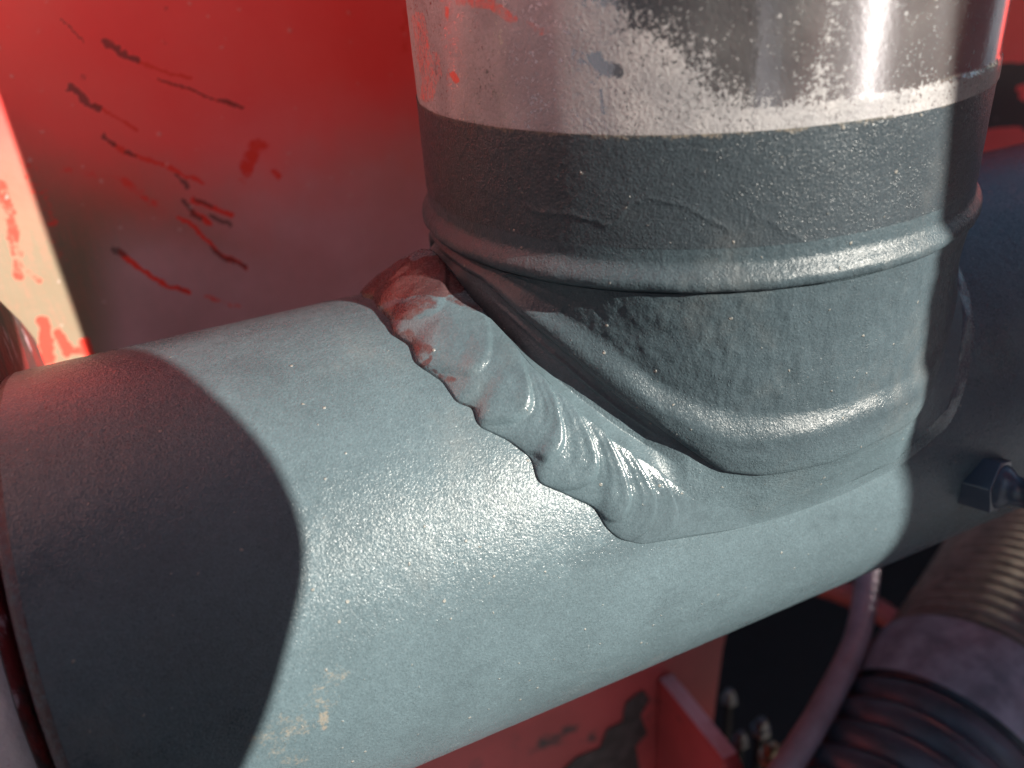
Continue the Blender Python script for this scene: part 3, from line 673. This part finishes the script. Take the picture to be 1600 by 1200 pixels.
# ------------------------------------------------------------------ mounting ear at the tube's end
EAR_T = empty('mounting_ear', (-0.165, 0.03, -0.20), 'scraped dark red steel mounting ear beside the end of the grey tube', 'bracket')
def build_ear():
    arc = [(41.0 * math.sin(math.radians(a)), 41.0 * math.cos(math.radians(a))) for a in np.linspace(20, 118, 34)]   # front rim (toward -y)
    poly = [(-y * 1e-3, z * 1e-3) for y, z in arc] + [(-0.012, -0.20), (0.082, -0.20), (0.083, 0.012), (0.081, 0.030), (0.072, 0.038), (0.057, 0.049), (0.036, 0.052), (0.010, 0.0465)]
    prism('ear_plate', poly, lambda a, b, t: np.array([t, a, b]), -0.190, -0.1412, EAR, EAR_T, 0.0025)
    # scraped bright rim facing the front
    Q = []
    for x in np.linspace(-0.187, -0.1425, 16):
        Q.append([(x, -0.0416 * math.sin(a), 0.0416 * math.cos(a)) for a in np.radians(np.linspace(24, 116, 60))])
    Q = np.array(Q); k = fbm(Q, 200, 3, 12) * 0.0004; Q[..., 1] -= k
    o = grid_obj('scraped_rim', Q, EAR_PALE, EAR_T); bpy_fix(o)
    s = o.modifiers.new('solid', 'SOLIDIFY'); s.thickness = 0.0012; s.offset = -1
    aa = np.linspace(0, 2 * np.pi, 64, endpoint=False)
    Q = np.stack([np.stack([np.full_like(aa, x), 0.0285 * np.sin(aa), 0.0285 * np.cos(aa)], -1) for x in np.linspace(-0.188, -0.09, 4)], 0)
    o = grid_obj('pivot_pin', Q, BLACK, EAR_T, closed_v=True); bpy_fix(o)
build_ear()

# ------------------------------------------------------------------ red frame under the tube
GX = 0.030
FRAME = empty('frame_rail', (-0.1, 0.05, -0.42), 'dull red painted frame rail with a welded gusset below the grey tube', 'frame')
def build_frame():
    y0 = 0.047
    e0 = on_plane((1137, 1000), 1, y0)[0]
    poly = [(-0.40, -0.060), (e0 + 0.012, -0.060), (e0 + 0.004, -0.12), (e0 - 0.001, -0.15), (e0 - 0.004, -0.20), (e0 - 0.004, -0.42), (-0.40, -0.42)]
    prism('rail_plate', poly, lambda a, b, t: np.array([a, t, b]), y0, y0 + 0.010, RED_FRAME, FRAME, 0.002)
    zt = -0.150
    poly = [(y0 - 0.0004, zt), (0.006, zt), (0.002, zt - 0.003), (0.0, zt - 0.008), (0.0, -0.40), (y0 - 0.0004, -0.40)]
    gpl = prism('gusset_plate', poly, lambda a, b, t: np.array([t, a, b]), GX - 0.0035, GX + 0.0035, RED_FRAME, FRAME, 0.0012)
    mesh_obj('gusset_skylit_strip', [(GX - 0.0030, y0 - 0.001, zt + 0.0004), (GX + 0.0030, y0 - 0.001, zt + 0.0004), (GX + 0.0030, 0.0058, zt + 0.0004), (GX - 0.0030, 0.0058, zt + 0.0004)], [(0, 1, 2, 3)], SKY_EDGE, gpl, smooth=False)  # pale strip painted for the skylit top edge
    # smear of old grease on the rail
    gp = [(1004, 1078), (1016, 1092), (1001, 1118), (1012, 1146), (994, 1166), (1001, 1215), (930, 1222), (868, 1216), (900, 1184), (938, 1168), (948, 1140), (972, 1128), (978, 1098)]
    mesh_obj('grease_smear', [on_plane(q, 1, y0 - 0.0006) for q in gp], [list(range(len(gp)))], DARKG, FRAME, smooth=False)
build_frame()

# ------------------------------------------------------------------ black panels standing in for the unlit void beyond
BAY = empty('bay_void_panels', (0.2, 0.2, -0.42), 'black panels standing in for the unlit bay beneath the grey tube', 'bay')
prism('void_floor_panel', [(-0.45, 0.05), (0.75, 0.05), (0.75, 0.55), (-0.45, 0.55)], lambda a, b, t: np.array([a, b, t]), -0.42, -0.40, BLACK, BAY)
prism('void_floor_panel', [(0.02, -0.25), (0.75, -0.25), (0.75, 0.049), (0.02, 0.049)], lambda a, b, t: np.array([a, b, t]), -0.42, -0.40, BLACK, BAY)
prism('void_side_panel', [(-0.45, -0.40), (0.75, -0.40), (0.75, 0.0), (-0.45, 0.0)], lambda a, b, t: np.array([a, t, b]), 0.30, 0.31, BLACK, BAY)
prism('void_side_panel', [(0.06, -0.40), (0.55, -0.40), (0.55, -0.06), (0.06, -0.06)], lambda a, b, t: np.array([t, a, b]), 0.74, 0.75, BLACK, BAY)

# ------------------------------------------------------------------ corrugated hose, cable, fittings
def build_hose():
    H = empty('corrugated_hose', (0.12, -0.04, -0.2), 'thick ribbed grey rubber hose with a pale band under the tube', 'hose')
    ctl = [on_plane(q, 2, z) for q, z in (((1340, 1420), -0.165), ((1432, 1250), -0.156), ((1515, 1112), -0.150), ((1582, 985), -0.148), ((1648, 850), -0.150), ((1715, 740), -0.157), ((1790, 640), -0.167))]
    path = catmull(ctl, 160); RH = 0.0365
    pxh, pyh = pixels(path)
    L = np.concatenate([[0], np.cumsum(np.linalg.norm(np.diff(path, axis=0), axis=1))])
    b0 = L[np.argmin(np.abs(pyh - 1185))]; b1 = L[np.argmin(np.abs(pyh - 1098))]
    lo = L <= b0 + 0.002; mid = (L >= b0) & (L <= b1); hi = L >= b1 - 0.002
    rl = RH - 0.0012 + 0.0030 * np.abs(np.sin(np.pi * (L[lo] - b0) / 0.0098)) ** 0.8
    sweep('ribbed_section', path[lo], rl, RUBBER, H, 72)
    t = (L[mid] - b0) / (b1 - b0)
    sweep('hose_band', path[mid], RH + 0.0022 + 0.0006 * np.sin(np.pi * t), BAND, H, 72)
    rh = RH - 0.0006 + 0.0014 * np.sin(2 * np.pi * L[hi] / 0.0058)
    sweep('ribbed_section', path[hi], rh, RUBBER_DUST, H, 72)
build_hose()
def cable(name, pix, z, r, mat, label, cat='cable'):
    P = [on_plane(q, 2, zz) for q, zz in zip(pix, z)]
    o = sweep(name, catmull(P, 24), r, mat, None, 24); tag(o, label, cat); return o
cable('thin_hose', [(1360, 850), (1356, 900), (1338, 1000), (1290, 1100), (1228, 1200), (1160, 1300)], [-0.135, -0.132, -0.130, -0.130, -0.132, -0.14], 0.0046, CABLE,
      'thin smooth grey hose hanging in the dark gap below the tube', 'hose')
cable('red_lead', [(1240, 905), (1300, 920), (1370, 952), (1440, 1012), (1500, 1080)], [-0.20, -0.20, -0.20, -0.20, -0.205], 0.0058, CABLE_RED,
      'thin dull red lead crossing behind the smooth grey hose', 'cable')

def fitting(q, z, r, mat, label, squash=1.0):
    c = on_plane(q, 2, z)
    prof = [(0.0, 1.25), (0.8, 1.25), (0.9, 1.1), (1.0, 0.85), (1.9, 0.80), (2.3, 0.62), (2.45, 0.3), (2.5, 0.02)]
    aa = np.linspace(0, 2 * np.pi, 6, endpoint=False); ab = np.linspace(0, 2 * np.pi, 24, endpoint=False)
    T = empty('pipe_fitting', (c[0], c[1], c[2] - 2.2 * r), label, 'fitting', 'fittings in the dark bay')
    o = prism('hex_head', [(1.3 * r * math.cos(a), 1.3 * r * math.sin(a)) for a in aa], lambda a, b, t: np.array([c[0] + a, c[1] + b, c[2] + t - 2 * r]), 0, 0.9 * r, mat, T, r * 0.1)
    Q = np.stack([np.stack([c[0] + r * k * np.cos(ab), c[1] + r * k * np.sin(ab), np.full_like(ab, c[2] + r * (t - 2))], -1) for t, k in prof[3:]], 0)
    g_ = grid_obj('round_cap', Q, mat, T, closed_v=True); bpy_fix(g_)
    st = sweep('stem', [c + np.array([0, 0, -2 * r]), c + np.array([0, 0, -2 * r]) * 3, np.array([c[0], c[1], -0.402])], 0.6 * r, BLACK, T, 16)
for q, z, r, mt, lab in (((1140, 1082), -0.21, 0.0030, ZINC, 'small dull fitting near the red rail end'), ((1190, 1128), -0.20, 0.0034, ZINC, 'dull silver fitting deep in the dark gap'),
                         ((1158, 1148), -0.20, 0.0028, ZINC, 'small grey fitting beside the gusset corner'), ((1206, 1168), -0.185, 0.0040, BRASS, 'tarnished brass fitting beside the smooth grey hose'),
                         ((1230, 1165), -0.165, 0.0026, BRASS, 'bright round brass fitting touching the smooth grey hose'), ((1214, 1192), -0.165, 0.0022, BRASS, 'bright tiny brass fitting at the foot of the smooth grey hose')):
    fitting(q, z, r, mt, lab)

# ------------------------------------------------------------------ unseen plates added outside the frame to shade the tube
ew = np.array([math.cos(SUN_AZ), math.sin(SUN_AZ), 0.0]); ev = np.cross(sdir, ew); ev = ev if ev[2] > 0 else -ev
def wv(P): return P @ ew, P @ ev
def sunspace(a, b, t): return ew * a + ev * b + sdir * t
def build_shade():
    # edge of the added plate: from the shadow line on sleeve, saddle and tube
    pts = [on_cyl((1480, 220), 2, R), on_cyl((1403, 730), 0, RT + 0.001), on_cyl((1388, 868), 0, RT)]
    W = np.array([wv(p) for p in pts])
    k = np.polyfit(W[:, 1], W[:, 0], 1)
    f = lambda v: k[0] * v + k[1]
    hl = [wv(on_plane(q, 2, -0.114)) for q in ((1540, 850), (1522, 985))]
    poly = [(f(0.42), 0.42), (f(0.05), 0.05), (f(-0.075), -0.075), (-0.40, -0.075), (-0.40, -0.40), (0.80, -0.40), (0.80, -0.06), (0.33, -0.06), (0.33, hl[1][1] - 0.012), hl[1], hl[0], (hl[0][0] + 0.01, hl[0][1] + 0.03), (0.30, -0.046), (0.34, -0.04), (0.34, 0.42)]
    A = empty('shade_plates', (0.3, -0.4, -0.9), 'unseen plates added to cast the shadows on the tube', 'light blocker')
    prism('right_blocker', poly, sunspace, 0.46, 0.50, BLOCKER_RED, A, 0.004)
    # added plate cut to the hand-and-phone shadow on the tube's end
    pts = [on_cyl(q, 0, RT) for q in ((200, 545), (330, 612), (430, 722), (478, 860), (448, 1020), (382, 1198))]
    W = [wv(p) for p in pts]
    last = np.array(W[-1]); dirn = last - np.array(W[-2])
    poly = [(-0.190, 0.118), (-0.092, 0.118), (-0.083, 0.112), (-0.080, 0.104), (-0.081, W[0][1] + 0.018), (W[0][0] + 0.006, W[0][1] + 0.010)] + [tuple(catw) for catw in catmull(np.array([list(p) + [0] for p in W]), 6)[:, :2]]
    poly += [tuple(last + dirn * 1.0), tuple(last + dirn * 2.2), (-0.190, last[1] + dirn[1] * 2.4)]
    c = prism('hand_shadow_plate', poly, sunspace, 0.200, 0.209, DARK, A, 0.002)
    sweep('shade_plate_stay', [sunspace(-0.15, 0.105, 0.209), sunspace(-0.12, 0.16, 0.25), sunspace(-0.10, 0.24, 0.30), sunspace(f(0.25) + 0.06, 0.26, 0.46)], 0.008, BLOCKER_RED, A, 16)  # made-up stay holding the added plate
build_shade()

# reflector sheet added left of view: throws red light back on the bulkhead and rod
W = prism('bounce_sheet', [(-0.156, 0.098), (-0.221, -0.065), (-0.226, -0.063), (-0.161, 0.101)], lambda a, b, t: np.array([a, b, t]), 0.100, 0.70, BOUNCE_PINK, None)
tag(W, 'unseen pink reflector sheet added left of the bulkhead', 'sheet')
# dark slab added behind the viewer to block sky and ground light
Hd = prism('light_blocker', [(-1.1, -0.60), (-0.10, -0.42), (-0.10, -0.46), (-1.1, -0.64)], lambda a, b, t: np.array([a, b, t]), -0.95, 1.10, DARK, None, 0.005)
tag(Hd, 'dark grey slab added behind the viewer to block light', 'added blocker slab')
